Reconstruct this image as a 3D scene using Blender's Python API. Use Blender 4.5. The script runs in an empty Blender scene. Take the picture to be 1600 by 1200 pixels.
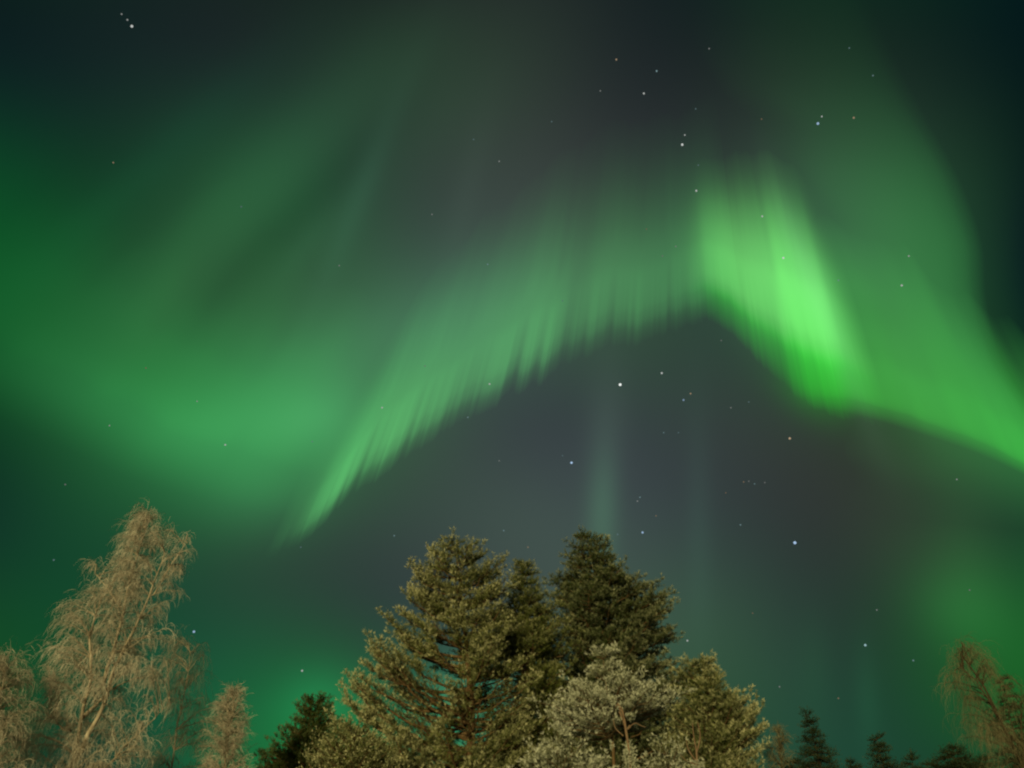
import bpy, math, random
import numpy as np
from mathutils import Vector, Matrix

S = bpy.context.scene
# ------------------------------------------------------------------ camera
PITCH = 38.0
F = 1200.0                      # focal length in pixels of a 1600 px wide frame
CZ = 1.6
cam_d = bpy.data.cameras.new('camera')
cam_d.sensor_width = 36.0
cam_d.lens = 36.0 * F / 1600.0
cam_d.clip_start = 0.05
cam_d.clip_end = 60000
cam = bpy.data.objects.new('camera', cam_d)
S.collection.objects.link(cam)
cam.location = (0, 0, CZ)
cam.rotation_euler = (math.radians(90 + PITCH), 0, 0)
S.camera = cam
_cp, _sp = math.cos(math.radians(PITCH)), math.sin(math.radians(PITCH))

def ray(px, py):
    """unit direction in the world of a point of the 1600x1200 photograph"""
    x = (px - 800.0) / F
    y = -(py - 600.0) / F
    d = np.array([x, _cp - y * _sp, _sp + y * _cp])
    return d / np.linalg.norm(d)

def at(px, py, Y):
    d = ray(px, py)
    return np.array([0, 0, CZ]) + d * (Y / d[1])

# ------------------------------------------------------------------ render settings
S.view_settings.view_transform = 'Standard'
S.view_settings.look = 'None'
S.view_settings.gamma = 1.0
S.view_settings.exposure = 0.0
S.render.engine = 'CYCLES'
S.cycles.use_denoising = True
S.cycles.max_bounces = 4
S.cycles.diffuse_bounces = 2
S.cycles.glossy_bounces = 1
S.cycles.transmission_bounces = 2
S.cycles.transparent_max_bounces = 24
S.cycles.filter_width = 2.2

# ------------------------------------------------------------------ small node language
class NT:
    def __init__(s, tree): s.t = tree
    def new(s, kind): return s.t.nodes.new(kind)
    def put(s, sock, v):
        if isinstance(v, bpy.types.NodeSocket): s.t.links.new(v, sock)
        else: sock.default_value = v
    def m(s, op, a, b=0.0, c=0.0, clamp=False):
        n = s.new('ShaderNodeMath'); n.operation = op; n.use_clamp = clamp
        s.put(n.inputs[0], a); s.put(n.inputs[1], b); s.put(n.inputs[2], c)
        return n.outputs[0]
    def v(s, op, a, b=(0, 0, 0), c=(0, 0, 0)):
        n = s.new('ShaderNodeVectorMath'); n.operation = op
        s.put(n.inputs[0], a); s.put(n.inputs[1], b); s.put(n.inputs[2], c)
        return n.outputs['Value'] if op in ('DOT_PRODUCT', 'LENGTH', 'DISTANCE') else n.outputs['Vector']
    def xyz(s, x, y, z):
        n = s.new('ShaderNodeCombineXYZ')
        s.put(n.inputs[0], x); s.put(n.inputs[1], y); s.put(n.inputs[2], z)
        return n.outputs[0]
    def curve(s, x, pts, vmax=1.0):
        """piecewise smooth curve y(x), x in 0..1"""
        n = s.new('ShaderNodeFloatCurve')
        c = n.mapping; c.use_clip = False
        cu = c.curves[0]
        pts = [(a, b / vmax) for a, b in pts]
        cu.points[0].location = pts[0]; cu.points[1].location = pts[-1]
        for p in pts[1:-1]: cu.points.new(*p)
        for p in cu.points: p.handle_type = 'AUTO_CLAMPED'
        c.update()
        s.put(n.inputs['Value'], x); n.inputs['Factor'].default_value = 1.0
        return s.m('MULTIPLY', n.outputs[0], vmax)
    def noise(s, vec, scale, detail=2.0, rough=0.5):
        n = s.new('ShaderNodeTexNoise')
        s.put(n.inputs['Vector'], vec); n.inputs['Scale'].default_value = scale
        n.inputs['Detail'].default_value = detail; n.inputs['Roughness'].default_value = rough
        return n.outputs[0]
    def mix(s, f, a, b):
        n = s.new('ShaderNodeMix'); n.data_type = 'RGBA'
        s.put(n.inputs[0], f)
        for k, q in ((6, a), (7, b)):
            s.put(n.inputs[k], q if isinstance(q, bpy.types.NodeSocket) else (*q[:3], 1.0))
        return n.outputs[2]

def lin(c):
    c = np.array(c, float) / 255.0
    return np.where(c <= 0.04045, c / 12.92, ((c + 0.055) / 1.055) ** 2.4)

# ------------------------------------------------------------------ night sky with the airglow and diffuse green light
W = bpy.data.worlds.new('World'); S.world = W; W.use_nodes = True
W.node_tree.nodes.clear()
w = NT(W.node_tree)
BASE = lin((13, 32, 29))
XS = [0, 200, 400, 600, 800, 1000, 1200, 1400, 1600]
YS = [0, 170, 340, 510, 680, 850, 1020, 1200]
SKY = [
 [(13,32,31),(21,34,36),(27,40,38),(33,43,41),(40,49,45),(27,35,37),(22,39,34),(16,38,31),(6,26,28)],
 [(14,44,38),(24,50,42),(33,56,48),(45,68,56),(52,62,56),(41,46,48),(40,51,46),(33,52,42),(10,30,28)],
 [(16,84,44),(28,68,46),(42,86,58),(52,74,64),(64,74,70),(54,64,60),(52,74,62),(46,80,56),(14,36,32)],
 [(20,84,44),(36,84,54),(48,84,60),(62,96,76),(64,84,74),(54,74,62),(50,74,60),(48,88,54),(13,38,33)],
 [(18,66,40),(40,100,60),(46,104,66),(58,88,70),(60,68,70),(58,66,68),(54,62,58),(46,60,46),(30,62,38)],
 [(20,58,44),(28,74,50),(46,76,60),(54,68,66),(68,80,76),(64,76,74),(50,60,58),(46,62,50),(30,66,44)],
 [(20,74,40),(24,74,52),(32,84,58),(44,78,62),(60,84,76),(62,86,76),(48,74,64),(34,66,50),(30,96,44)],
 [(20,60,40),(24,66,50),(30,104,60),(34,110,66),(60,130,95),(44,80,66),(36,72,58),(30,68,54),(28,76,44)],
]
C_, V_ = [], []
for j, y in enumerate(YS):
    for i, x in enumerate(XS):
        c_ = np.array(SKY[j][i], float); c_[0] *= 0.94; c_ *= (0.93 if x < 300 and 300 < y < 700 else 1.0); c_[2] *= (0.93 if x > 900 and y > 900 else 1.0); c_[2] *= (0.93 if x < 700 else 0.97); C_.append(ray(x, y)); V_.append(lin(c_) - BASE)
C_ = np.array(C_); V_ = np.array(V_)
KS = 1.0 / (2 * 0.125 ** 2)
A_ = np.exp(2 * KS * (C_ @ C_.T - 1.0))
WT = np.linalg.solve(A_ + 0.02 * np.eye(len(A_)), V_)
geo = w.new('ShaderNodeTexCoord').outputs['Generated']
dirn = w.v('NORMALIZE', geo)
acc = None
def glow(acc, centre, k, col):
    d = w.v('DOT_PRODUCT', dirn, tuple(centre))
    e = w.m('EXPONENT', w.m('MULTIPLY_ADD', d, k, -k))
    return w.v('MULTIPLY_ADD', w.xyz(e, e, e), tuple(col), acc if acc is not None else tuple(BASE))
for c, wt in zip(C_, WT):
    acc = glow(acc, c, 2 * KS, wt)
def streak(acc, p, q, wid, col, soft=1.0):
    """soft glow stretched along the great circle from photograph point p to q"""
    a, b = ray(*p), ray(*q)
    c = a + b; c /= np.linalg.norm(c)
    t = b - a; L = np.linalg.norm(t) / 2; t /= np.linalg.norm(t)
    n = np.cross(c, t); wd = wid / F
    u = w.m('MULTIPLY', w.v('DOT_PRODUCT', dirn, tuple(t)), 1 / L)
    v = w.m('MULTIPLY', w.v('DOT_PRODUCT', dirn, tuple(n)), 1 / wd)
    r = w.m('MULTIPLY_ADD', u, u, w.m('MULTIPLY', v, v))
    e = w.m('EXPONENT', w.m('MULTIPLY', r, -1.0))
    e = w.m('MULTIPLY', e, w.m('GREATER_THAN', w.v('DOT_PRODUCT', dirn, tuple(c)), 0.0))
    return w.v('MULTIPLY_ADD', w.xyz(e, e, e), tuple(col), acc)
G = np.array((0.10, 1.0, 0.22))
STREAKS = [
 ((180,500),(580,120),56,(0.006,0.026,0.009)),
 ((300,500),(610,190),32,(-0.005,-0.015,-0.007)),
 ((400,690),(570,640),50,(0.010,0.050,0.018)),
 ((1225,330),(1345,630),18,(0.030,0.050,0.034)),
 ((60,420),(420,90),30,(0.000,0.007,0.003)),
 ((700,420),(760,180),24,(0.004,0.007,0.005)),
 ((480,500),(640,120),18,(0.003,0.009,0.005)),
 ((520,420),(610,180),22,(0.002,0.010,0.006)),
 ((440,430),(520,330),18,(0.002,0.008,0.004)),
 ((200,560),(330,380),40,(0.004,0.018,0.004)),
 ((0,560),(330,700),52,(0.006,0.050,0.014)),
 ((220,690),(480,650),55,(0.010,0.055,0.018)),
 ((330,660),(640,520),82,(0.012,0.070,0.024)),
 ((560,560),(860,420),76,(0.012,0.046,0.022)),
 ((430,700),(560,600),40,(0.006,0.040,0.012)),
 ((260,745),(480,765),55,(0.006,0.042,0.012)),
 ((330,800),(500,735),60,(0.005,0.036,0.011)),
 ((475,770),(570,620),36,(0.006,0.042,0.013)),
 ((1225,575),(1320,640),34,(-0.003,0.090,-0.004)),
 ((1160,320),(1205,510),44,(0.035,0.120,0.030)),
 ((860,470),(1080,400),60,(0.008,0.030,0.012)),
 ((944,700),(938,900),24,(0.016,0.056,0.026)),
 ((952,560),(944,760),34,(0.010,0.014,0.012)),
 ((1090,640),(1094,1010),20,(0.004,0.012,0.008)),
 ((1450,900),(1560,1010),50,(0.005,0.050,0.008)),
 ((1490,780),(1530,960),40,(0.004,0.020,0.004)),
 ((430,1120),(560,1090),50,(0.004,0.090,0.028)),
 ((640,1120),(790,1090),50,(0.010,0.100,0.045)),
 ((1340,760),(1520,930),70,(0.004,0.010,0.002)),
 ((1350,1010),(1360,1180),16,(0.002,0.014,0.006)),
 ((1270,960),(1275,1120),22,(0.001,0.008,0.002)),
]
for a, b, wd, col in STREAKS: acc = streak(acc, a, b, wd, col)
acc = w.v('MAXIMUM', acc, (0.0008, 0.003, 0.003))
bg = w.new('ShaderNodeBackground'); w.put(bg.inputs[0], acc); bg.inputs[1].default_value = 1.0
# the real atmosphere's last trace of light, sun far below the horizon
nish = w.new('ShaderNodeTexSky'); nish.sky_type = 'NISHITA'; nish.sun_disc = False
nish.sun_elevation = math.radians(-8); nish.sun_rotation = math.radians(160)
bg2 = w.new('ShaderNodeBackground'); w.put(bg2.inputs[0], nish.outputs[0]); bg2.inputs[1].default_value = 0.01
add = w.new('ShaderNodeAddShader'); out = w.new('ShaderNodeOutputWorld')
w.t.links.new(bg.outputs[0], add.inputs[0]); w.t.links.new(bg2.outputs[0], add.inputs[1])
w.t.links.new(add.outputs[0], out.inputs[0])
W.cycles.sampling_method = 'MANUAL'; W.cycles.sample_map_resolution = 256

# ------------------------------------------------------------------ warm light of the village behind the camera (the one lamp)
sl = bpy.data.lights.new('sun', 'SUN'); sl.energy = 2.35; sl.angle = math.radians(3.0)
sl.color = (1.0, 0.87, 0.43)
so = bpy.data.objects.new('sun', sl); S.collection.objects.link(so)
SUN_AZ, SUN_EL = math.radians(-17), math.radians(7)     # behind the camera, to its left, low
so.location = (-20, -30, 12)
sd = Vector((math.sin(-SUN_AZ), math.cos(SUN_AZ), -math.tan(SUN_EL)))
so.rotation_euler = sd.to_track_quat('-Z', 'Y').to_euler()

# ------------------------------------------------------------------ object helpers
def tag(o, label=None, cat=None, group=None, kind=None):
    if label: o['label'] = label
    if cat: o['category'] = cat
    if group: o['group'] = group
    if kind: o['kind'] = kind
    return o

def mesh_np(name, V, Fq, mat, parent=None, attr=None, smooth=False, uv=None):
    """V (n,3), Fq list of equal-size index arrays [(m,k), ...]"""
    me = bpy.data.meshes.new(name)
    V = np.asarray(V, dtype=np.float32)
    me.vertices.add(len(V)); me.vertices.foreach_set('co', V.ravel())
    loops = np.concatenate([f.ravel() for f in Fq]).astype(np.int32)
    tot = np.concatenate([np.full(len(f), f.shape[1]) for f in Fq]).astype(np.int32)
    st = np.concatenate([[0], np.cumsum(tot)[:-1]]).astype(np.int32)
    me.loops.add(len(loops)); me.loops.foreach_set('vertex_index', loops)
    me.polygons.add(len(tot)); me.polygons.foreach_set('loop_start', st)
    me.polygons.foreach_set('loop_total', tot)
    if smooth: me.polygons.foreach_set('use_smooth', np.ones(len(tot), dtype=bool))
    if attr:
        for k, a in attr.items():
            at_ = me.attributes.new(k, 'FLOAT', 'FACE'); at_.data.foreach_set('value', np.asarray(a, dtype=np.float32))
    if uv is not None:
        l = me.uv_layers.new(name='UVMap'); l.data.foreach_set('uv', uv[loops].astype(np.float32).ravel())
    me.update(); me.validate()
    me.materials.append(mat)
    o = bpy.data.objects.new(name, me); S.collection.objects.link(o)
    if parent: o.parent = parent
    return o

def empty(name, loc):
    o = bpy.data.objects.new(name, None); S.collection.objects.link(o)
    o.location = loc; o.empty_display_size = 0.3
    return o

# ------------------------------------------------------------------ aurora curtains
MZ = ray(1040, -520)            # the rays run along the magnetic field, towards this point of the sky
ALT = 2000.0                    # height of the curtains' lower border (scaled world)

def catmull(P, n):
    P = np.asarray(P, float)
    t = np.r_[0, np.cumsum(np.linalg.norm(np.diff(P, axis=0), axis=1))]; t /= t[-1]
    q = np.linspace(0, 1, n)
    Q = np.vstack([2 * P[0] - P[1], P, 2 * P[-1] - P[-2]])
    T = np.r_[-t[1], t, 1 + (t[-1] - t[-2])]
    o = []
    for x in q:
        k = min(max(np.searchsorted(t, x, side='right'), 1), len(t) - 1)
        p0, p1, p2, p3 = Q[k - 1], Q[k], Q[k + 1], Q[k + 2]
        a, b = t[k - 1], t[k]; s = (x - a) / (b - a + 1e-9)
        m1 = (p2 - p0) / (T[k + 1] - T[k - 1]) * (b - a); m2 = (p3 - p1) / (T[k + 2] - T[k]) * (b - a)
        o.append((2*s**3-3*s**2+1)*p1 + (s**3-2*s**2+s)*m1 + (-2*s**3+3*s**2)*p2 + (s**3-s**2)*m2)
    return np.array(o)

def curtain(label, edge, L, amp, hs, prof, rays=(60, 0.3), low=(0.06, 1.0, 0.10), high=(0.30, 1.0, 0.42), cmix=((0,0),(1,1)), big=0.5, fd=2.2, n=200, seed=0.0, ragged=0.0, edge2=None):
    """edge: lower border seen in the photograph, left to right; L: length of the rays in metres;
    amp(u) brightness, hs(u) ray length 0..1, prof(t) brightness up a ray"""
    E = catmull(edge, n)
    base = []
    for (x, y) in E:
        d = ray(x, y); base.append(np.array([0, 0, CZ]) + d * (ALT / d[2]))
    base = np.array(base)
    base2 = None
    if edge2 is not None:                       # a sheet lying overhead between two borders
        base2 = np.array([np.array([0, 0, CZ]) + ray(x, y) * (ALT * 1.25 / ray(x, y)[2]) for x, y in catmull(edge2, n)])
    m = 24
    V = []; UV = []
    for j in range(m + 1):
        v = j / m
        V.append(base + MZ[None, :] * L * v if base2 is None else base * (1 - v) + base2 * v)
        UV.append(np.stack([np.linspace(0, 1, n), np.full(n, v)], 1))
    V = np.vstack(V); UV = np.vstack(UV)
    ii = np.arange(n - 1)
    Q = np.vstack([np.stack([j*n+ii, j*n+ii+1, (j+1)*n+ii+1, (j+1)*n+ii], 1) for j in range(m)])
    mat = bpy.data.materials.new('aurora_light'); mat.use_nodes = True
    mat.node_tree.nodes.clear(); q = NT(mat.node_tree)
    uvn = q.new('ShaderNodeUVMap').outputs[0]
    sx = q.new('ShaderNodeSeparateXYZ'); q.put(sx.inputs[0], uvn)
    u, v = sx.outputs[0], sx.outputs[1]
    big_ = q.noise(q.xyz(u, seed, q.m('MULTIPLY', v, 0.15)), 9.0, 1.0)
    fine = q.noise(q.xyz(u, seed + 3.1, q.m('MULTIPLY', v, 0.02)), rays[0], 2.0, 0.6)
    coarse = q.noise(q.xyz(u, seed + 11.7, q.m('MULTIPLY', v, 0.03)), rays[0] * 0.33, 1.0, 0.5)
    both = q.m('MULTIPLY_ADD', q.m('SUBTRACT', coarse, 0.5), 1.1, fine)
    ray_ = q.m('MULTIPLY_ADD', q.m('SUBTRACT', both, 0.5), rays[1] * 3.6, 1.0)
    # rays stand out at the lower border and blend higher up
    fade = q.m('MULTIPLY', v, fd, clamp=True)
    ray_ = q.m('ADD', q.m('MULTIPLY', ray_, q.m('SUBTRACT', 1.0, fade)), fade)
    ray_ = q.m('MAXIMUM', ray_, 0.15)
    h = q.curve(u, hs)
    vv = v if not ragged else q.m('SUBTRACT', v, q.m('MULTIPLY', q.m('SUBTRACT', 0.72, both), ragged))
    t = q.m('DIVIDE', vv, q.m('MULTIPLY', h, q.m('MULTIPLY_ADD', big_, big, 1.0 - big * 0.5)), clamp=True)
    p = q.curve(t, prof)
    a = q.curve(u, amp)
    inten = q.m('MAXIMUM', q.m('MULTIPLY', q.m('MULTIPLY', a, p), ray_), 0.0)
    col = q.mix(q.curve(t, cmix), low, high)
    em = q.new('ShaderNodeEmission'); q.put(em.inputs[0], col); q.put(em.inputs[1], inten)
    tr = q.new('ShaderNodeBsdfTransparent'); ad = q.new('ShaderNodeAddShader'); o_ = q.new('ShaderNodeOutputMaterial')
    q.t.links.new(tr.outputs[0], ad.inputs[0]); q.t.links.new(em.outputs[0], ad.inputs[1]); q.t.links.new(ad.outputs[0], o_.inputs[0])
    mat.cycles.emission_sampling = 'NONE'
    ob = mesh_np('aurora_curtain', V, [Q], mat, uv=UV, smooth=True)
    tag(ob, label, 'aurora', 'aurora curtains')
    return ob

AURORA = True
if AURORA:
    curtain('pale green rayed aurora ribbon rising from the left treetops to the middle of the sky',
        [(405,885),(445,868),(480,846),(522,806),(600,744),(660,704),(720,670),(830,612),(900,570),(1000,548),(1060,524),(1112,502),(1160,498)], 3400,
        amp=[(0,0),(0.05,0.07),(0.10,0.23),(0.16,0.29),(0.28,0.25),(0.42,0.21),(0.55,0.22),(0.62,0.17),(0.67,0.11),(0.71,0.14),(0.76,0.15),(0.86,0.14),(0.93,0.11),(1,0.02)],
        hs=[(0,0.40),(0.2,0.66),(0.5,0.68),(0.8,0.62),(1,0.60)],
        prof=[(0,0),(0.04,0.22),(0.10,0.78),(0.17,1.0),(0.30,0.76),(0.50,0.36),(0.74,0.10),(1,0)],
        fd=3.8, big=0.25, rays=(38,0.40), low=(0.20,1.0,0.26), high=(0.12,1.0,0.21), seed=1.3, ragged=0.05)
    curtain('soft green aurora fold lying low along the left side of the sky',
        [(-260,560),(-120,610),(0,655),(100,700),(200,745),(300,775),(400,800),(480,810),(540,790)], 2600,
        amp=[(0,0),(0.2,0.03),(0.4,0.06),(0.6,0.10),(0.75,0.09),(0.88,0.06),(1,0)],
        hs=[(0,0.8),(0.5,0.85),(1,0.7)],
        prof=[(0,0),(0.15,0.5),(0.3,1.0),(0.5,0.7),(0.75,0.22),(1,0)],
        rays=(10,0.08), low=(0.08,1.0,0.15), high=(0.11,1.0,0.20), seed=5.0)
    curtain('brightest green aurora fold, a broad wedge right of the middle',
        [(1040,520),(1075,508),(1105,505),(1135,520),(1180,564),(1225,606),(1270,640),(1320,660),(1352,664),(1400,682)], 3000,
        amp=[(0,0),(0.08,0.04),(0.13,0.12),(0.19,0.30),(0.28,0.42),(0.42,0.44),(0.56,0.50),(0.68,0.70),(0.79,0.66),(0.88,0.30),(0.95,0.09),(1,0)],
        big=0.12, fd=3.0,
        hs=[(0,0.42),(0.2,0.47),(0.32,0.54),(0.5,0.70),(0.75,0.86),(1,0.70)],
        prof=[(0,0),(0.05,0.18),(0.12,0.42),(0.20,0.82),(0.30,1.0),(0.46,0.76),(0.64,0.38),(0.82,0.10),(1,0)],
        rays=(48,0.07), low=(0.0,1.0,0.0), high=(0.21,1.0,0.18), cmix=((0,0),(0.13,0.12),(0.24,0.85),(1,1)), seed=2.2, ragged=0.02)
    curtain('wide green aurora veil reaching from the bright wedge to the right edge',
        [(1240,640),(1300,642),(1360,655),(1450,682),(1530,710),(1600,742),(1720,800),(1850,880)], 3000,
        amp=[(0,0),(0.10,0.12),(0.2,0.22),(0.35,0.20),(0.5,0.22),(0.62,0.25),(0.8,0.24),(1,0)],
        hs=[(0,0.5),(0.3,0.6),(0.6,0.6),(1,0.6)],
        prof=[(0,0),(0.05,0.5),(0.12,1.0),(0.3,0.75),(0.55,0.45),(0.8,0.16),(1,0)],
        rays=(14,0.10), low=(0.06,1.0,0.05), high=(0.16,1.0,0.18), seed=7.7)
    curtain('dim green aurora sheet overhead with a curved edge against the dark right corner',
        [(1325,-160),(1348,-40),(1385,60),(1438,165),(1500,280),(1535,380),(1542,470),(1566,560),(1616,640),(1700,740),(1800,850)], 1500,
        amp=[(0,0.002),(0.2,0.008),(0.35,0.035),(0.5,0.085),(0.65,0.11),(0.8,0.12),(1,0)],
        hs=[(0,0.9),(0.4,0.95),(1,0.95)],
        prof=[(0,0),(0.05,0.38),(0.13,0.86),(0.22,1.0),(0.5,0.8),(0.8,0.3),(1,0)],
        rays=(10,0.03), low=(0.14,1.0,0.2), high=(0.22,1.0,0.26), seed=9.1,
        edge2=[(1000,-160),(1040,-40),(1080,60),(1130,165),(1180,280),(1230,380),(1280,470),(1300,560),(1310,640),(1320,700),(1330,800)])

# ------------------------------------------------------------------ stars
def emis(name, col, st):
    m = bpy.data.materials.new(name); m.use_nodes = True; m.node_tree.nodes.clear()
    e = m.node_tree.nodes.new('ShaderNodeEmission'); e.inputs[0].default_value = (*col, 1); e.inputs[1].default_value = st
    o = m.node_tree.nodes.new('ShaderNodeOutputMaterial'); m.node_tree.links.new(e.outputs[0], o.inputs[0])
    m.cycles.emission_sampling = 'NONE'
    return m
WHITE, BLUE, ORANGE, CYAN = (0.95, 1.0, 0.95), (0.5, 0.72, 1.0), (1.0, 0.72, 0.45), (0.6, 0.95, 1.0)
BRIGHT = [   # photo x, y, radius in photo pixels, strength, colour, label
 (969,601,3.0,1.0,WHITE,'brightest white star below the middle of the aurora arch'),
 (893,723,2.5,0.8,BLUE,'bright bluish star left of the grey light pillar'),
 (1242,848,2.9,0.8,BLUE,'large bluish star in the dark sky right of the trees'),
 (1004,832,2.3,0.6,BLUE,'bluish star just right of the tall dark conifer top'),
 (1068,625,2.2,0.35,BLUE,'dim blue star, lower of a close pair under the arch'),
 (1079,615,1.8,0.3,ORANGE,'dim orange star, upper of a close pair under the arch'),
 (1034,583,2.1,0.5,WHITE,'white star just below the apex of the aurora arch'),
 (1234,685,2.3,0.45,ORANGE,'orange star below the bright green aurora wedge'),
 (1352,1008,2.2,0.5,CYAN,'cyan star low in the right sky above the small spruces'),
 (303,987,2.2,0.6,BLUE,'blue star beside the crown of the tall birch'),
 (1278,193,2.4,0.6,BLUE,'bluish star high in the right of the sky'),
 (1284,182,1.5,0.4,WHITE,'tiny white star touching the bluish one high on the right'),
 (1334,184,1.9,0.28,ORANGE,'dim reddish star high on the right beside a bluish one'),
 (1066,226,2.4,0.6,WHITE,'white star in the dark gap above the bright aurora wedge'),
 (1070,211,1.5,0.4,WHITE,'tiny star just above the white one over the aurora wedge'),
 (1006,146,1.9,0.45,WHITE,'white star near the top right of the middle'),
 (206,41,2.3,0.55,WHITE,'white star in the top left corner of the sky'),
 (199,31,1.5,0.3,WHITE,'faint middle star of three in the top left corner'),
 (190,22,1.4,0.25,WHITE,'faint upper star of three in the top left corner'),
 (1088,298,2.0,0.45,WHITE,'white star at the top left edge of the bright wedge'),
 (1224,403,2.1,0.6,WHITE,'white star inside the bright green aurora wedge'),
 (1191,338,1.8,0.45,WHITE,'small white star in the upper part of the bright wedge'),
 (1409,446,2.0,0.4,WHITE,'small star in the wide aurora veil at right'),
 (1420,400,1.6,0.3,WHITE,'fainter star above another in the wide aurora veil'),
 (963,93,1.8,0.3,ORANGE,'dim pinkish star near the top of the sky'),
 (1026,111,1.7,0.3,CYAN,'dim greenish star near the top of the sky'),
 (352,695,1.8,0.4,WHITE,'small star in the soft green fold at left'),
 (765,600,1.9,0.4,WHITE,'small star in the lower edge of the rayed ribbon'),
 (597,637,1.8,0.4,WHITE,'small star in the left part of the rayed ribbon'),
 (472,1048,1.9,0.4,WHITE,'small star low in the green gap between birch and pine'),
 (1074,1001,1.8,0.4,WHITE,'small star close to the right side of the dark conifer'),
]
FAINT = [(1087,170),(1190,186),(1056,385),(1035,400),(1010,358),(762,413),(664,572),(731,652),(675,335),(879,470),(1127,532),
 (1310,438),(1108,76),(1327,75),(1364,118),(377,323),(177,254),(171,665),(102,757),(84,875),(470,855),(1091,258),(1000,777),
 (996,783),(1025,806),(1157,820),(1162,753),(1170,752),(1179,756),(1195,754),(1134,770),(787,829),(825,855),(616,837),(665,853),
 (741,853),(1176,958),(1218,1073),(1310,1091),(1427,1032),(1495,749),(1370,953),(1515,922),(780,720),(879,712),(862,190),
 (938,142),(740,218),(780,252),(965,835),(1060,676),(1037,676),(228,575),(308,627),(530,415),(488,690),(1170,628),(1142,637)]
SR = 1400.0
def ico():
    import bmesh
    bm = bmesh.new(); bmesh.ops.create_icosphere(bm, subdivisions=1, radius=1.0)
    me = bpy.data.meshes.new('star'); bm.to_mesh(me); bm.free(); return me
ico_me = ico()
_sm = {}
def star(px, py, r, st, col, label, group):
    me = ico_me.copy(); me.materials.clear()
    key = (col, round(st, 2))
    if key not in _sm: _sm[key] = emis('star_light', col, st)
    me.materials.append(_sm[key])
    o = bpy.data.objects.new('star', me); S.collection.objects.link(o)
    o.location = Vector(ray(px, py) * SR) + Vector((0, 0, CZ))
    o.scale = (r * SR / F,) * 3
    tag(o, label, 'star', group)
for s_ in BRIGHT: star(s_[0], s_[1], s_[2] * 0.8, s_[3], s_[4], s_[5], 'stars')
rng = random.Random(4)
for x, y in FAINT:
    star(x, y, 1.15, rng.choice([0.14, 0.18, 0.24]), rng.choice([WHITE, WHITE, CYAN, ORANGE]), 'very faint tiny star, one of many barely brighter than the sky', 'faint stars')

# ------------------------------------------------------------------ ground
def diffuse(name, col, rough=0.9):
    m = bpy.data.materials.new(name); m.use_nodes = True
    b = m.node_tree.nodes['Principled BSDF']
    b.inputs['Base Color'].default_value = (*col, 1); b.inputs['Roughness'].default_value = rough
    b.inputs['Specular IOR Level'].default_value = 0.15
    return m, NT(m.node_tree), b
msnow, q, b = diffuse('snow', (0.8, 0.82, 0.85))
tc = q.new('ShaderNodeTexCoord').outputs['Object']
q.put(b.inputs['Base Color'], q.mix(q.noise(tc, 0.3, 5.0), (0.62, 0.64, 0.68), (0.84, 0.85, 0.88)))
bp = q.new('ShaderNodeBump'); q.put(bp.inputs['Height'], q.noise(tc, 1.5, 6.0)); bp.inputs['Strength'].default_value = 0.5
q.put(b.inputs['Normal'], bp.outputs[0])
rs = np.r_[0.01, 3, 6, 10, 14, 18, 23, 28, 34, 42, 55, 80, 150, 400, 1500, 6000, 20000.0]
na = 96
GV = []
for r in rs:
    for k in range(na):
        a = 2 * math.pi * k / na
        x, y = r * math.cos(a), r * math.sin(a)
        z = 0 if r > 200 else 0.12 * math.sin(x * 0.35 + 1) * math.cos(y * 0.29) + 0.05 * math.sin(x * 1.1 + y * 0.8)
        GV.append((x, y, z - 0.12))
GQ = [[j*na+k, j*na+(k+1) % na, (j+1)*na+(k+1) % na, (j+1)*na+k] for j in range(len(rs)-1) for k in range(na)]
g_ = mesh_np('snowy_ground', GV, [np.array(GQ)[:, ::-1]], msnow, smooth=True)
tag(g_, 'snow covered ground under the trees', kind='structure')
def ground_z(x, y):
    return 0.12 * math.sin(x * 0.35 + 1) * math.cos(y * 0.29) + 0.05 * math.sin(x * 1.1 + y * 0.8) - 0.17

# ------------------------------------------------------------------ tree materials
def needle_mat(name, dark, light, frost, frost_amt=1.0):
    m, q, b = diffuse(name, dark, 0.75)
    a = q.new('ShaderNodeAttribute'); a.attribute_name = 'frost'
    h = q.new('ShaderNodeAttribute'); h.attribute_name = 'hue'
    c = q.mix(h.outputs['Fac'], dark, light)
    q.put(b.inputs['Base Color'], q.mix(q.m('MULTIPLY', a.outputs['Fac'], frost_amt, clamp=True), c, frost))
    return m
def bark_mat(name, a, c, scale=6.0, frost=0.0):
    m, q, b = diffuse(name, a, 0.9)
    tc = q.new('ShaderNodeTexCoord').outputs['Object']
    n = q.noise(q.v('MULTIPLY', tc, (1, 1, 0.35)), scale, 5.0, 0.65)
    n = q.m('MULTIPLY_ADD', q.m('SUBTRACT', n, 0.5), 3.0, 0.5, clamp=True)
    q.put(b.inputs['Base Color'], q.mix(n, a, c))
    bp = q.new('ShaderNodeBump'); q.put(bp.inputs['Height'], n); bp.inputs['Strength'].default_value = 0.6; bp.inputs['Distance'].default_value = 0.03
    q.put(b.inputs['Normal'], bp.outputs[0])
    return m
M_pine = needle_mat('pine_needles', (0.028, 0.046, 0.007), (0.115, 0.140, 0.018), (0.60, 0.57, 0.32))
M_dark = needle_mat('dark_needles', (0.018, 0.034, 0.007), (0.060, 0.085, 0.016), (0.40, 0.40, 0.24))
M_young = needle_mat('frosted_needles', (0.05, 0.06, 0.018), (0.15, 0.16, 0.05), (0.70, 0.70, 0.54))
M_spruce = needle_mat('spruce_needles', (0.010, 0.022, 0.008), (0.026, 0.045, 0.014), (0.25, 0.27, 0.16))
M_twig = needle_mat('birch_twigs', (0.14, 0.11, 0.065), (0.34, 0.28, 0.19), (0.76, 0.68, 0.55))
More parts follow.
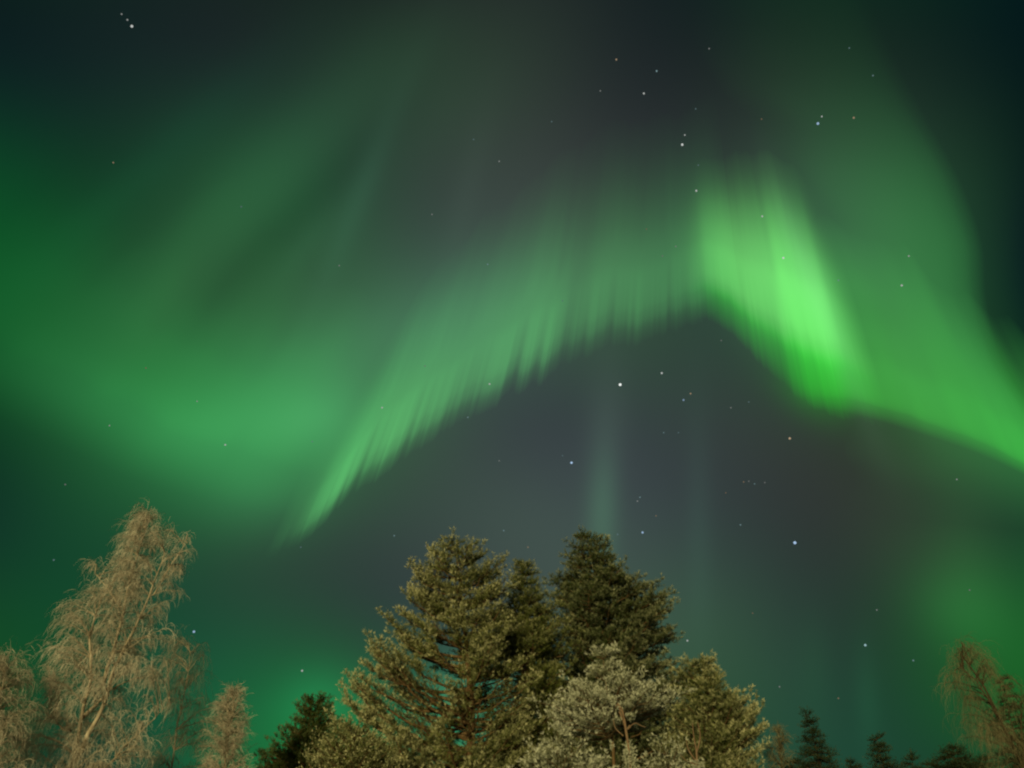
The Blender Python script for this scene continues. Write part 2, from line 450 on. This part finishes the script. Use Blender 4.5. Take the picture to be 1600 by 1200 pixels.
M_dimtwig = needle_mat('olive_twigs', (0.06, 0.056, 0.024), (0.12, 0.11, 0.05), (0.28, 0.25, 0.14))
M_pbark = bark_mat('pine_bark', (0.08, 0.05, 0.025), (0.21, 0.13, 0.06))
M_sbark = bark_mat('dark_bark', (0.035, 0.026, 0.014), (0.10, 0.075, 0.04))
M_bbark = bark_mat('birch_bark', (0.28, 0.21, 0.14), (0.70, 0.58, 0.42), 9.0)
M_dbark = bark_mat('dead_wood', (0.16, 0.09, 0.05), (0.36, 0.24, 0.15), 9.0)

# ------------------------------------------------------------------ tree geometry
def nrm(a): return a / (np.linalg.norm(a, axis=-1, keepdims=True) + 1e-9)

class Geo:
    def __init__(s): s.V = []; s.Q = []; s.n = 0; s.fr = []; s.hu = []
    def add(s, V, Q, fr=None, hu=None):
        s.V.append(V); s.Q.append(Q + s.n); s.n += len(V)
        s.fr.append(np.zeros(len(Q)) if fr is None else fr); s.hu.append(np.zeros(len(Q)) if hu is None else hu)
    def build(s, name, mat, parent, origin, smooth=False):
        V = np.vstack(s.V) - origin
        return mesh_np(name, V, [np.vstack(s.Q)], mat, parent, {'frost': np.concatenate(s.fr), 'hue': np.concatenate(s.hu)}, smooth)

def tube(g, P, R, sides=6):
    P = np.asarray(P, float); R = np.asarray(R, float); n = len(P)
    T = nrm(np.gradient(P, axis=0))
    up = np.array([0.31, 0.87, 0.2]) if abs(T[0][2]) > 0.7 else np.array([0, 0, 1.0])
    A = nrm(np.cross(T, up)); B = np.cross(T, A)
    an = np.linspace(0, 2 * np.pi, sides, endpoint=False)
    V = (P[:, None] + (A[:, None] * np.cos(an)[None, :, None] + B[:, None] * np.sin(an)[None, :, None]) * R[:, None, None]).reshape(-1, 3)
    i, k = np.meshgrid(np.arange(n - 1), np.arange(sides), indexing='ij')
    k2 = (k + 1) % sides
    Q = np.stack([i*sides+k, i*sides+k2, (i+1)*sides+k2, (i+1)*sides+k], -1).reshape(-1, 4)
    g.add(V, Q)

def blades(g, P, A, L, W, fr, hu, R, k=6, spread=0.75):
    """k narrow kite blades round every tuft axis"""
    n = len(P)
    P = np.repeat(P, k, 0); A = np.repeat(A, k, 0); L = np.repeat(L, k) * R.uniform(0.6, 1.15, n * k); fr = np.repeat(fr, k); hu = np.repeat(hu, k)
    D = nrm(nrm(A) + R.normal(0, spread, (n * k, 3)))
    Sd = nrm(np.cross(D, R.normal(0, 1, (n * k, 3)))) * (W * R.uniform(0.7, 1.3, n * k))[:, None] * 0.5
    mid = P + D * (L * 0.45)[:, None]
    V = np.stack([P - D * 0.01, mid - Sd, P + D * L[:, None], mid + Sd], 1).reshape(-1, 3)
    Q = np.arange(4 * n * k).reshape(-1, 4)
    g.add(V, Q, np.clip(fr + R.normal(0, 0.05, n * k), 0, 1), np.clip(hu + R.normal(0, 0.15, n * k), 0, 1))

def ribbons(g, P, D, L, W, fr, hu, R, seg=5, droop=1.0, wig=0.06):
    """thin curved twigs: start P, first direction D, length L, bending down by droop"""
    n = len(P); pts = [P]; d = nrm(D); st = (L / seg)[:, None]
    for i in range(seg):
        d = nrm(d + np.array([0, 0, -1.0]) * (droop / seg * (1.0 + 0.6 * i))[:, None] * 1.0 + R.normal(0, wig, (n, 3)))
        pts.append(pts[-1] + d * st)
    pts = np.stack(pts, 1)                                  # n, seg+1, 3
    side = nrm(np.cross(pts[:, -1] - pts[:, 0], R.normal(0, 1, (n, 3))) + 1e-6)
    wd = W[:, None] * np.linspace(1.0, 0.35, seg + 1)[None, :] * 0.5
    a = pts + side[:, None] * wd[..., None]; b = pts - side[:, None] * wd[..., None]
    V = np.stack([a, b], 2).reshape(-1, 3)
    base = (np.arange(n) * (seg + 1) * 2)[:, None] + (np.arange(seg) * 2)[None, :]
    Q = np.stack([base, base + 1, base + 3, base + 2], -1).reshape(-1, 4)
    g.add(V, Q, np.repeat(np.clip(fr, 0, 1), seg), np.repeat(np.clip(hu, 0, 1), seg))
    return pts

SHRINK = 0.12
class Outline:
    """crown outline of a tree standing at distance Y, turned into metres round its trunk"""
    def __init__(s, rows, axis, Y, front=1.0):
        s.Y = Y; s.front = front
        ax = np.array(axis, float)
        A = np.array([at(x, y, Y) for x, y in zip(ax[:, 0], ax[:, 1])])
        o = np.argsort(A[:, 2]); s.az, s.ax = A[o, 2], A[o, 0]
        z, l, r = [], [], []
        for (py, xl, xr) in rows:
            cx = 0.5 * (xl + xr); p = at(cx, py, Y); axx = np.interp(p[2], s.az, s.ax)
            z.append(p[2] - SHRINK * 0.8); l.append(max(axx - at(xl, py, Y)[0] - SHRINK, 0.05)); r.append(max(at(xr, py, Y)[0] - axx - SHRINK, 0.05))
        o = np.argsort(z); s.z = np.array(z)[o]; s.l = np.array(l)[o]; s.r = np.array(r)[o]
    def axis(s, z): return np.array([np.interp(z, s.az, s.ax), s.Y, z])
    def rad(s, z, a):
        """reach at height z towards azimuth a (0 = photo right, pi = photo left)"""
        l, r = np.interp(z, s.z, s.l), np.interp(z, s.z, s.r)
        c = math.cos(a); side = r if c > 0 else l
        dep = (0.45 * (l + r) + 0.1) * (s.front if math.sin(a) < 0 else 1.0)
        return math.hypot(side * c, dep * math.sin(a))
    @property
    def top(s): return s.z[-1]
    @property
    def low(s): return s.z[0]

def conifer(name, label, cat, rows, axis, Y, n_limbs, seed, mat, bark=M_pbark, rise=0.35, tr=0.16, frost=0.6, tuft=0.11, width=0.02,
            sec_gap=0.28, twig_gap=0.13, k=6, group=None, clump=0.45, base_r=None, sides_frost=(0.0, 0.0), up=0.5, droop_tip=0.0, bare=0.25, fill=1.0, hue=0.4, sec_len=1.0, front=1.0, gaps=()):
    R = np.random.default_rng(seed); rr = random.Random(seed)
    O = Outline(rows, axis, Y, front)
    zt = O.top; zl = O.low
    gx = O.axis(O.az[0])[0]
    gz = ground_z(gx, Y)
    root = empty(name, (gx, Y, gz)); org = np.array([gx, Y, gz])
    tag(root, label, cat, group)
    gt, gc = Geo(), Geo()
    # trunk
    zz = np.linspace(gz, zt - 0.15, 26)
    P = np.array([O.axis(z) for z in zz]); P[:, 0] += 0.05 * np.sin(zz * 1.1 + seed); P[:, 1] += 0.06 * np.sin(zz * 0.9 + seed * 2)
    tR = tr * np.clip(((zt - zz) / (zt - gz)), 0.03, 1) ** 0.8; tR[0] *= 1.3
    tube(gt, P, tR, 10)
    def trunk_at(z): return np.array([np.interp(z, zz, P[:, 0]), np.interp(z, zz, P[:, 1]), z])
    tP, tA, tF, tH, tS = [], [], [], [], []
    ga = rr.random() * 6.28
    zg = np.linspace(zl, zt, 60); wgt = 0.55 + np.interp(zg, O.z, O.l + O.r) / max(np.max(O.l + O.r), 0.1) * 1.6
    cum = np.cumsum(wgt); cum = (cum - cum[0]) / (cum[-1] - cum[0])
    for i in range(n_limbs):
        u = (i + rr.random()) / n_limbs
        z = float(np.interp(u, cum, zg))
        ga += 2.399963 + rr.uniform(-0.5, 0.5)
        a = ga
        r = O.rad(z, a)
        reach = rr.uniform(0.80, 1.02) if rr.random() < 0.72 else rr.uniform(0.45, 0.8)
        r *= reach
        tip = O.axis(z) + np.array([math.cos(a) * r, math.sin(a) * r * (1 if True else 1), 0])
        rs_ = rise * rr.uniform(0.6, 1.3)
        zr = min(max(z - r * rs_, gz + 2.0), zt - 0.1)
        st = trunk_at(zr)
        L = np.linalg.norm(tip - st)
        if L < 0.15: L = 0.15
        nn = max(4, int(L / 0.35) + 2)
        t = np.linspace(0, 1, nn)[:, None]
        bow = np.array([0, 0, 1.0]) * (-0.10 * L if rise > 0 else 0.12 * L)
        pts = st + (tip - st) * t + bow * (4 * t * (1 - t)) + R.normal(0, 0.025 * min(L, 2), (nn, 3)) * t
        lr = 0.012 + 0.016 * L
        tube(gt, pts, lr * (1 - 0.85 * t[:, 0]) + 0.004, 5)
        limb_f = frost * (1 - clump + 2 * clump * rr.random())
        limb_h = hue + rr.uniform(-0.35, 0.35)
        cx = math.cos(a); limb_f += sides_frost[1] * max(cx, 0) + sides_frost[0] * max(-cx, 0)
        dirl = nrm(tip - st); flat = nrm(np.array([-dirl[1], dirl[0], 0.0]))
        q0 = bare * min(1.0, L / 1.2)
        ns = max(3, int(L * (1 - q0) / sec_gap) + 1)
        for j in range(ns + 1):
            tt = q0 + (1 - q0) * (j + rr.random() * 0.6) / (ns + 0.6) if j < ns else 1.0
            tt = min(tt, 1.0)
            p = np.array([np.interp(tt, t[:, 0], pts[:, c]) for c in range(3)])
            for sgn in ((-1, 1) if j < ns else (0,)):
                if rr.random() > fill: continue
                l2 = (0.30 * L * (1 - tt) + 0.26 + 0.05 * L) * rr.uniform(0.7, 1.25); l2 = min(l2, 1.3, 0.10 + 0.55 * L) * sec_len
                d2 = nrm(dirl * rr.uniform(0.5, 1.0) + flat * sgn * rr.uniform(0.55, 1.1) + np.array([0, 0, up * rr.uniform(-0.15, 1.1) - droop_tip]))
                e2 = p + d2 * l2
                tube(gt, [p, p + d2 * l2 * 0.5 + R.normal(0, 0.02, 3), e2], [0.011, 0.008, 0.004], 3)
                nt = max(2, int(l2 / twig_gap))
                s = np.linspace(0.15, 1.0, nt)[:, None]
                B = p + (e2 - p) * s
                B = np.repeat(B, 3, 0); m = len(B)
                off = R.normal(0, 1, (m, 3)); off[:, 2] = np.abs(off[:, 2]) * 0.9 - 0.1
                D3 = nrm(d2 + nrm(off) * 0.95 + np.array([0, 0, 0.25]))
                l3 = R.uniform(0.10, 0.26, m)
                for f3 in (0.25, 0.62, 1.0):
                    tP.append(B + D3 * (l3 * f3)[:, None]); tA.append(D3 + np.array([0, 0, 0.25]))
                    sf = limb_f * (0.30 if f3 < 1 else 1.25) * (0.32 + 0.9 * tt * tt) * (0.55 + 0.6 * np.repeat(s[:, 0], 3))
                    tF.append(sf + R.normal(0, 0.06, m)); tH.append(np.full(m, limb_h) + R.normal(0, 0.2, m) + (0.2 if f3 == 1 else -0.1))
                    tS.append(np.full(m, tuft) * (0.9 if f3 < 1 else 1.05))
    GP = [(at(x, y, Y), r * Y / F) for x, y, r in gaps]      # natural holes in the crown
    tP = np.vstack(tP); tA = np.vstack(tA); tF = np.concatenate(tF); tH = np.concatenate(tH); tS = np.concatenate(tS)
    keep = np.ones(len(tP), bool)
    for c_, r_ in GP:
        dd = np.hypot(tP[:, 0] - c_[0], (tP[:, 2] - c_[2])) / r_ + 0.25 * np.sin(tP[:, 0] * 7.0) * np.cos(tP[:, 2] * 8.0)
        keep &= (dd > 1.0) | (R.random(len(tP)) < 0.12)
    tP, tA, tF, tH, tS = tP[keep], tA[keep], tF[keep], tH[keep], tS[keep]
    blades(gc, tP, tA, tS * 0.78, width * 0.78, tF, tH, R, max(4, k - 2), 0.55)
    gt.build('trunk', bark, root, org, True); gc.build('crown', mat, root, org)
    return root

def birch(name, label, cat, stems, rows, axis, Y, seed, n_br=120, strands=26, width=0.014, group=None, tr=0.10, droop=2.2, slen=(0.5, 1.1), frost=0.5, mat=None, reach=(0.35, 1.0), front=0.5):
    """stems: list of (polyline in photo pixels, base radius m); branches grow off them out to the outline and shed hanging twigs"""
    R = np.random.default_rng(seed); rr = random.Random(seed)
    O = Outline(rows, axis, Y, front)
    b0 = at(*stems[0][0][0], Y); gx = b0[0]; gz = ground_z(gx, Y)
    root = empty(name, (gx, Y, gz)); org = np.array([gx, Y, gz]); tag(root, label, cat, group)
    gt, gc = Geo(), Geo()
    SP = []
    for si, (pl, r0) in enumerate(stems):
        P = np.array([at(x, y, Y) for x, y in pl]); 
        if si:   P[:, 1] += np.linspace(0, rr.uniform(-0.5, 0.5), len(P))
        if si == 0:
            P = np.vstack([[gx + (gx - P[1][0]) * 0.2, Y, gz], P])
        n = 18
        C = catmull(P, n); C[:, :2] += R.normal(0, 0.012, (n, 2))
        tube(gt, C, r0 * np.linspace(1, 0.12, n) ** 0.8, 8)
        SP.append(C)
    allp = np.vstack([c[int(len(c) * 0.15):] for c in SP])
    bP, bD, bL = [], [], []
    for i in range(n_br):
        z = O.low + (O.top - O.low) * ((i + rr.random()) / n_br)
        a = rr.random() * 6.283; r = O.rad(z, a) * rr.uniform(*reach)
        tip = O.axis(z) + np.array([math.cos(a) * r, math.sin(a) * r, 0])
        # nearest stem point lying below the tip
        cand = allp[allp[:, 2] < z - 0.15]
        if len(cand) == 0: continue
        st = cand[np.argmin(np.linalg.norm((cand - tip) * np.array([1, 1, 0.8]), axis=1) + R.uniform(0, 0.35, len(cand)))]
        L = np.linalg.norm(tip - st); nn = 7
        t = np.linspace(0, 1, nn)[:, None]
        pts = st + (tip - st) * t + np.array([0, 0, 1.0]) * (0.16 * L) * 4 * t * (1 - t) * 0.6 + R.normal(0, 0.03, (nn, 3)) * t
        tube(gt, pts, (0.006 + 0.008 * L) * (1 - 0.8 * t[:, 0]) + 0.003, 4)
        m = int(strands * (0.5 + L * 0.6))
        tt = R.uniform(0.25, 1.0, m) ** 0.8
        B = np.stack([np.interp(tt, t[:, 0], pts[:, c]) for c in range(3)], 1)
        D = nrm(tip - st) * 0.8 + R.normal(0, 0.6, (m, 3)) + np.array([0, 0, 0.45])
        bl = rr.uniform(*slen)
        Ls = R.uniform(0.5, 1.1, m) * bl
        ff = frost * (0.5 + rr.random()) * np.ones(m) + R.normal(0, 0.12, m)
        hh = 0.5 + R.normal(0, 0.25, m)
        pt = ribbons(gc, B, D, Ls, np.full(m, width), ff, hh, R, 6, np.full(m, droop) * R.uniform(0.6, 1.3, m))
        # side twigs
        for kk in (1, 2, 3, 4):
            Dk = nrm(pt[:, kk + 1] - pt[:, kk]) + R.normal(0, 0.55, (m, 3))
            ribbons(gc, pt[:, kk], Dk, Ls * R.uniform(0.2, 0.45, m), np.full(m, width * 0.8), ff + 0.05, hh, R, 3, np.full(m, droop * 0.4))
    gt.build('trunk', M_sbark if mat else M_bbark, root, org, True); gc.build('crown', mat or M_twig, root, org)
    return root

# ------------------------------------------------------------------ the trees
TREES = True
if TREES:
    conifer('pine_tree', 'broad pale frosted pine with open trunk and green light showing through its crown', 'pine tree',
        [(843,676,734),(854,652,768),(872,638,792),(900,630,800),(930,632,806),(950,606,810),(975,592,812),(1000,600,815),(1020,556,820),(1050,530,830),(1090,530,840),(1130,520,850),(1170,490,850),(1220,480,850),(1290,480,850)],
        [(706,845),(716,900),(730,1000),(735,1100),(733,1200),(733,1300)], 27, 215, 11, M_pine, frost=0.62, rise=0.42, tr=0.24, tuft=0.16, width=0.016, k=9, fill=0.95, bare=0.3, hue=0.5, sides_frost=(0.2,0), front=0.45, gaps=((782,1092,36),(650,1112,46),(685,1055,28),(600,1085,18),(700,1005,13),(735,1150,30),(732,1100,16),(812,1060,14)))
    conifer('conifer_tree', 'tall dark green conifer with tiered boughs, highest and darkest of the group', 'conifer',
        [(833,908,926),(850,886,952),(875,872,962),(900,858,1010),(930,858,1044),(960,862,1054),(985,868,1062),(1010,872,1058),(1040,870,1078),(1080,862,1085),(1130,850,1095),(1200,850,1095),(1290,850,1095)],
        [(917,833),(930,900),(945,1000),(950,1100),(950,1300)], 32, 210, 23, M_dark, tuft=0.18, width=0.018, k=9, frost=0.36, rise=0.15, tr=0.25, fill=0.95, bare=0.15, hue=0.4, sides_frost=(0,0.25), up=0.3)
    conifer('spruce_tree', 'narrow spruce whose brown frosted tip rises between the two big conifers', 'spruce tree',
        [(876,812,824),(895,804,836),(920,794,846),(945,780,868),(970,765,890),(1000,755,905),(1050,750,910),(1100,745,915),(1200,740,915),(1290,740,915)],
        [(818,878),(822,950),(826,1100),(826,1300)], 29.5, 190, 35, M_pine, tuft=0.16, width=0.016, k=9, frost=0.30, rise=0.05, tr=0.2, fill=0.95, bare=0.1, up=0.35, hue=0.5, gaps=((782,1092,34),(812,1060,16)))
    conifer('pine_tree', 'rounded green pine on the right of the big group with a pale frosted side', 'pine tree',
        [(1030,1082,1100),(1042,1062,1116),(1060,1050,1126),(1075,1045,1128),(1092,1045,1180),(1115,1045,1194),(1150,1045,1194),(1200,1040,1190),(1290,1040,1190)],
        [(1090,1018),(1105,1100),(1112,1200),(1112,1300)], 26, 120, 47, M_pine, tuft=0.16, width=0.016, k=9, frost=0.5, rise=0.35, tr=0.16, fill=0.95, bare=0.12, sides_frost=(0,0.35), hue=0.3)
    conifer('young_pine', 'heavily frosted pale young pine standing in front of the dark conifer', 'pine tree',
        [(1016,942,950),(1040,934,956),(1060,922,970),(1074,892,1040),(1088,862,1062),(1104,844,1040),(1122,842,1000),(1136,852,960)],
        [(944,1010),(948,1060),(955,1120),(958,1300)], 19, 38, 59, M_young, frost=1.4, rise=0.22, up=0.1, tr=0.10, tuft=0.11, width=0.012, k=9, sec_gap=0.20, bare=0.3, clump=0.35)
    conifer('young_pine', 'small frosted pine top poking in at the bottom below the pale young pine', 'pine tree',
        [(1150,866,884),(1164,848,902),(1180,815,932),(1200,785,960),(1290,765,970)],
        [(873,1138),(878,1200),(880,1300)], 17, 42, 61, M_young, frost=1.1, rise=0.30, tr=0.09, tuft=0.10, width=0.012, k=9, sec_gap=0.22, bare=0.05, clump=0.2)
    conifer('young_pine', 'frosted pine sapling tip at the bottom beside the bare forked leader', 'pine tree',
        [(1165,1035,1050),(1185,1010,1062),(1200,990,1062),(1290,960,1070)],
        [(1045,1165),(1040,1300)], 17.5, 22, 67, M_young, frost=1.0, rise=0.3, tr=0.07, tuft=0.10, width=0.012, k=9, sec_gap=0.22, bare=0.05)
    conifer('dark_pine', 'small dark green pine low on the left of the broad pine', 'pine tree',
        [(1088,486,502),(1100,474,520),(1120,462,530),(1145,430,535),(1170,405,540),(1200,395,545),(1290,390,545)],
        [(492,1088),(488,1200),(488,1300)], 30, 90, 71, M_dark, tuft=0.16, width=0.017, k=9, frost=0.10, rise=0.35, tr=0.14, bare=0.1, hue=0.7)
    conifer('frosted_bush', 'brownish frosted pine thicket at the bottom left foot of the broad pine', 'pine tree',
        [(1128,545,565),(1145,505,590),(1165,480,620),(1200,470,640),(1290,460,650)],
        [(556,1128),(556,1300)], 22, 70, 73, M_pine, frost=0.7, rise=0.35, tr=0.10, bare=0.05, tuft=0.09)
    for (lab, rws, axs, Yd, sd_, nl) in [
        ('dark spruce tip, tallest of the small ones right of the pines',
            [(1113,1259,1264),(1135,1252,1278),(1160,1248,1292),(1200,1243,1318),(1290,1235,1350)], [(1261,1113),(1280,1200),(1292,1300)], 30, 81, 60),
        ('dark spruce tip in the middle of the small ones on the right',
            [(1147,1367,1372),(1165,1362,1386),(1200,1356,1404),(1290,1340,1440)], [(1369,1147),(1382,1200),(1400,1300)], 32, 83, 54),
        ('wide dark spruce top barely above the bottom edge at right',
            [(1162,1483,1490),(1178,1462,1512),(1200,1440,1540),(1290,1410,1590)], [(1486,1162),(1497,1200),(1520,1300)], 33, 85, 60),
        ('dark spruce tip standing behind the birch at the right edge',
            [(1054,1563,1568),(1075,1558,1585),(1100,1556,1600),(1140,1555,1625),(1200,1560,1650),(1290,1560,1700)], [(1565,1054),(1600,1200),(1625,1300)], 36, 87, 66)]:
        conifer('spruce_tree', lab, 'spruce tree', rws, axs, Yd, nl, sd_, M_spruce, frost=0.08, rise=-0.25, tr=0.12, up=0.1, bare=0.02, tuft=0.09, width=0.016, sec_len=0.7, sec_gap=0.16, bark=M_sbark, group='small spruces on the right')
    for (lab, rws, axs, Yd, sd_, nl) in [
        ('lowest dark spruce tip just clearing the bottom edge beside the brownish bush', [(1182,1236,1242),(1200,1228,1252),(1290,1200,1280)], [(1239,1182),(1245,1300)], 31, 121, 34),
        ('low dark spruce tip at the bottom edge between the two narrow spruces', [(1186,1330,1336),(1200,1322,1348),(1290,1300,1380)], [(1333,1186),(1345,1300)], 36, 122, 34),
        ('low dark spruce tip at the bottom edge right of the middle narrow spruce', [(1180,1420,1427),(1200,1408,1442),(1290,1385,1480)], [(1423,1180),(1445,1300)], 35, 123, 36),
        ('low dark spruce tip at the bottom edge left of the wide dark spruce', [(1187,1448,1455),(1200,1440,1466),(1290,1420,1500)], [(1451,1187),(1468,1300)], 37, 124, 34),
        ('low dark spruce tip at the bottom edge under the leaning birch', [(1176,1530,1537),(1200,1515,1556),(1290,1495,1600)], [(1533,1176),(1560,1300)], 35, 125, 36)]:
        conifer('spruce_tree', lab, 'spruce tree', rws, axs, Yd, nl, sd_, M_spruce, frost=0.08, rise=-0.25, tr=0.12, up=0.1, bare=0.02, tuft=0.10, width=0.016, sec_len=0.8, sec_gap=0.16, bark=M_sbark, group='small spruces on the right')
    # bare forked leaders of two dead-looking saplings
    def bare_leader(label, lines, Y, seed, tufts=True):
        R = np.random.default_rng(seed)
        b0 = at(*lines[0][0][0], Y); gz = ground_z(b0[0], Y); org = np.array([b0[0], Y, gz])
        root = empty('bare_sapling', tuple(org)); tag(root, label, 'sapling')
        g, gc = Geo(), Geo()
        for i, (pl, r0, r1) in enumerate(lines):
            P = np.array([at(x, y, Y) for x, y in pl])
            if i == 0: P = np.vstack([org, P])
            C = catmull(P, 12); tube(g, C, np.linspace(r0 * (1.6 if i == 0 else 1), r1, 12), 6)
        P = np.array([at(x, y, Y) for x, y in lines[0][0]]); C = catmull(P, 60)[:45]
        C = np.repeat(C, 14, 0); D = R.normal(0, 1, C.shape)
        blades(gc, C + nrm(D) * R.uniform(0, 0.16, (len(C), 1)), D + np.array([0, 0, 0.4]), np.full(len(C), 0.07), 0.014, np.full(len(C), 0.7), np.full(len(C), 0.5), R, 5)
        g.build('trunk', M_dbark, root, org, True); gc.build('crown', M_young, root, org)
    bare_leader('bare forked sapling leader with brown upright twigs in front of the conifers',
        [([(990,1260),(986,1200),(981,1155),(977,1135)],0.045,0.028),([(978,1140),(976,1125),(970,1108),(963,1098)],0.02,0.012),([(977,1137),(972,1122),(967,1112)],0.018,0.01),
         ([(979,1145),(976,1128),(972,1108),(965,1100),(962,1106)],0.02,0.012),([(980,1140),(992,1130),(1004,1135),(1009,1136)],0.014,0.007),([(978,1143),(984,1133),(985,1138)],0.012,0.007),([(974,1150),(962,1138),(958,1125)],0.013,0.008),
         ([(975,1130),(967,1105),(964,1092)],0.015,0.008)], 18, 5)
    bare_leader('bare twiggy sapling with brown upright shoots near the right green pine',
        [([(1092,1260),(1090,1200),(1088,1170)],0.035,0.022),([(1088,1172),(1084,1150),(1082,1130)],0.018,0.009),([(1089,1175),(1094,1150),(1090,1128)],0.018,0.009),([(1088,1190),(1076,1172),(1072,1155)],0.016,0.008),([(1088,1195),(1068,1185),(1058,1165)],0.014,0.008)], 18.5, 6)
    birch('birch_tree', 'tall leafless birch with tan frosted drooping twigs on the left', 'birch tree',
        [([(112,1200),(122,1150),(132,1100),(140,1070),(141,1030),(142,990),(160,930)],0.11),
         ([(160,1072),(170,1035),(182,1000),(192,950),(203,905),(218,850),(232,812)],0.06),
         ([(118,1190),(145,1140),(165,1100),(185,1040),(215,985),(240,930),(262,870)],0.07),
         ([(130,1120),(148,1095),(160,1072)],0.07),
         ([(110,1142),(95,1137),(80,1122),(66,1114)],0.04),
         ([(240,930),(270,880),(300,838)],0.03),
         ([(165,1200),(200,1160),(240,1120),(262,1095)],0.03),
         ([(190,950),(165,915),(150,895)],0.03)],
        [(795,228,248),(805,212,268),(825,190,292),(840,180,315),(860,170,318),(880,135,300),(905,126,300),(930,124,296),(950,92,296),(975,80,290),(1000,76,285),(1030,62,290),(1060,55,282),(1100,40,270),(1150,20,262),(1200,10,260),(1260,10,260)],
        [(225,795),(205,880),(180,960),(150,1050),(130,1150),(110,1260)], 24, 101, n_br=320, strands=22, width=0.0100, frost=0.6, droop=1.7, slen=(0.4,1.0), front=0.2)
    birch('birch_tree', 'thin shadowy birch with sparse drooping twigs behind the right side of the tall birch', 'birch tree',
        [([(262,1260),(268,1200),(280,1120),(292,1060),(298,1020)],0.05)],
        [(985,270,305),(1005,262,330),(1040,255,343),(1100,250,345),(1200,240,350),(1260,240,350)],
        [(292,985),(285,1100),(270,1260)], 30, 103, n_br=60, strands=16, width=0.009, frost=0.10, slen=(0.8, 1.5))
    birch('birch_tree', 'frosted birch crown reaching in at the lower left corner', 'birch tree',
        [([(-30,1260),(-20,1200),(-5,1120),(8,1050)],0.07)],
        [(1018,-20,20),(1030,-50,45),(1060,-90,62),(1110,-110,60),(1200,-120,60),(1260,-120,60)],
        [(2,1018),(-10,1100),(-30,1260)], 22, 105, n_br=130, strands=24, width=0.011, frost=0.4, droop=1.5)
    birch('birch_tree', 'small frosted birch with upright brushy top between the tall birch and the pines', 'birch tree',
        [([(345,1260),(350,1200),(358,1140),(366,1095)],0.05)],
        [(1070,355,378),(1085,345,390),(1110,325,396),(1140,300,396),(1200,290,405),(1260,290,410)],
        [(366,1070),(355,1150),(345,1260)], 25, 107, n_br=110, strands=24, width=0.011, frost=0.4, droop=0.7, slen=(0.35, 0.7))
    birch('birch_tree', 'blurred leaning birch with sweeping olive twigs at the right edge', 'birch tree',
        [([(1625,1260),(1600,1200),(1570,1140),(1545,1085),(1515,1040),(1495,1012)],0.08),
         ([(1600,1200),(1592,1130),(1590,1075)],0.03),([(1560,1125),(1530,1070),(1500,1045)],0.03)],
        [(1000,1488,1520),(1015,1478,1550),(1035,1472,1570),(1060,1470,1590),(1100,1485,1620),(1150,1510,1650),(1200,1530,1700),(1260,1550,1750)],
        [(1500,1000),(1535,1070),(1580,1160),(1625,1260)], 23, 109, n_br=100, strands=22, width=0.0062, frost=0.5, slen=(0.6,1.1), mat=M_dimtwig)
    birch('shrub_tree', 'dim brownish bare bush just right of the green pine', 'bush',
        [([(1225,1260),(1222,1200),(1218,1150)],0.04)],
        [(1130,1208,1222),(1145,1195,1238),(1170,1188,1250),(1200,1185,1258),(1260,1180,1262)],
        [(1215,1130),(1222,1260)], 28, 111, n_br=60, strands=18, width=0.010, mat=M_dimtwig, frost=0.5, droop=0.8, slen=(0.3,0.6))
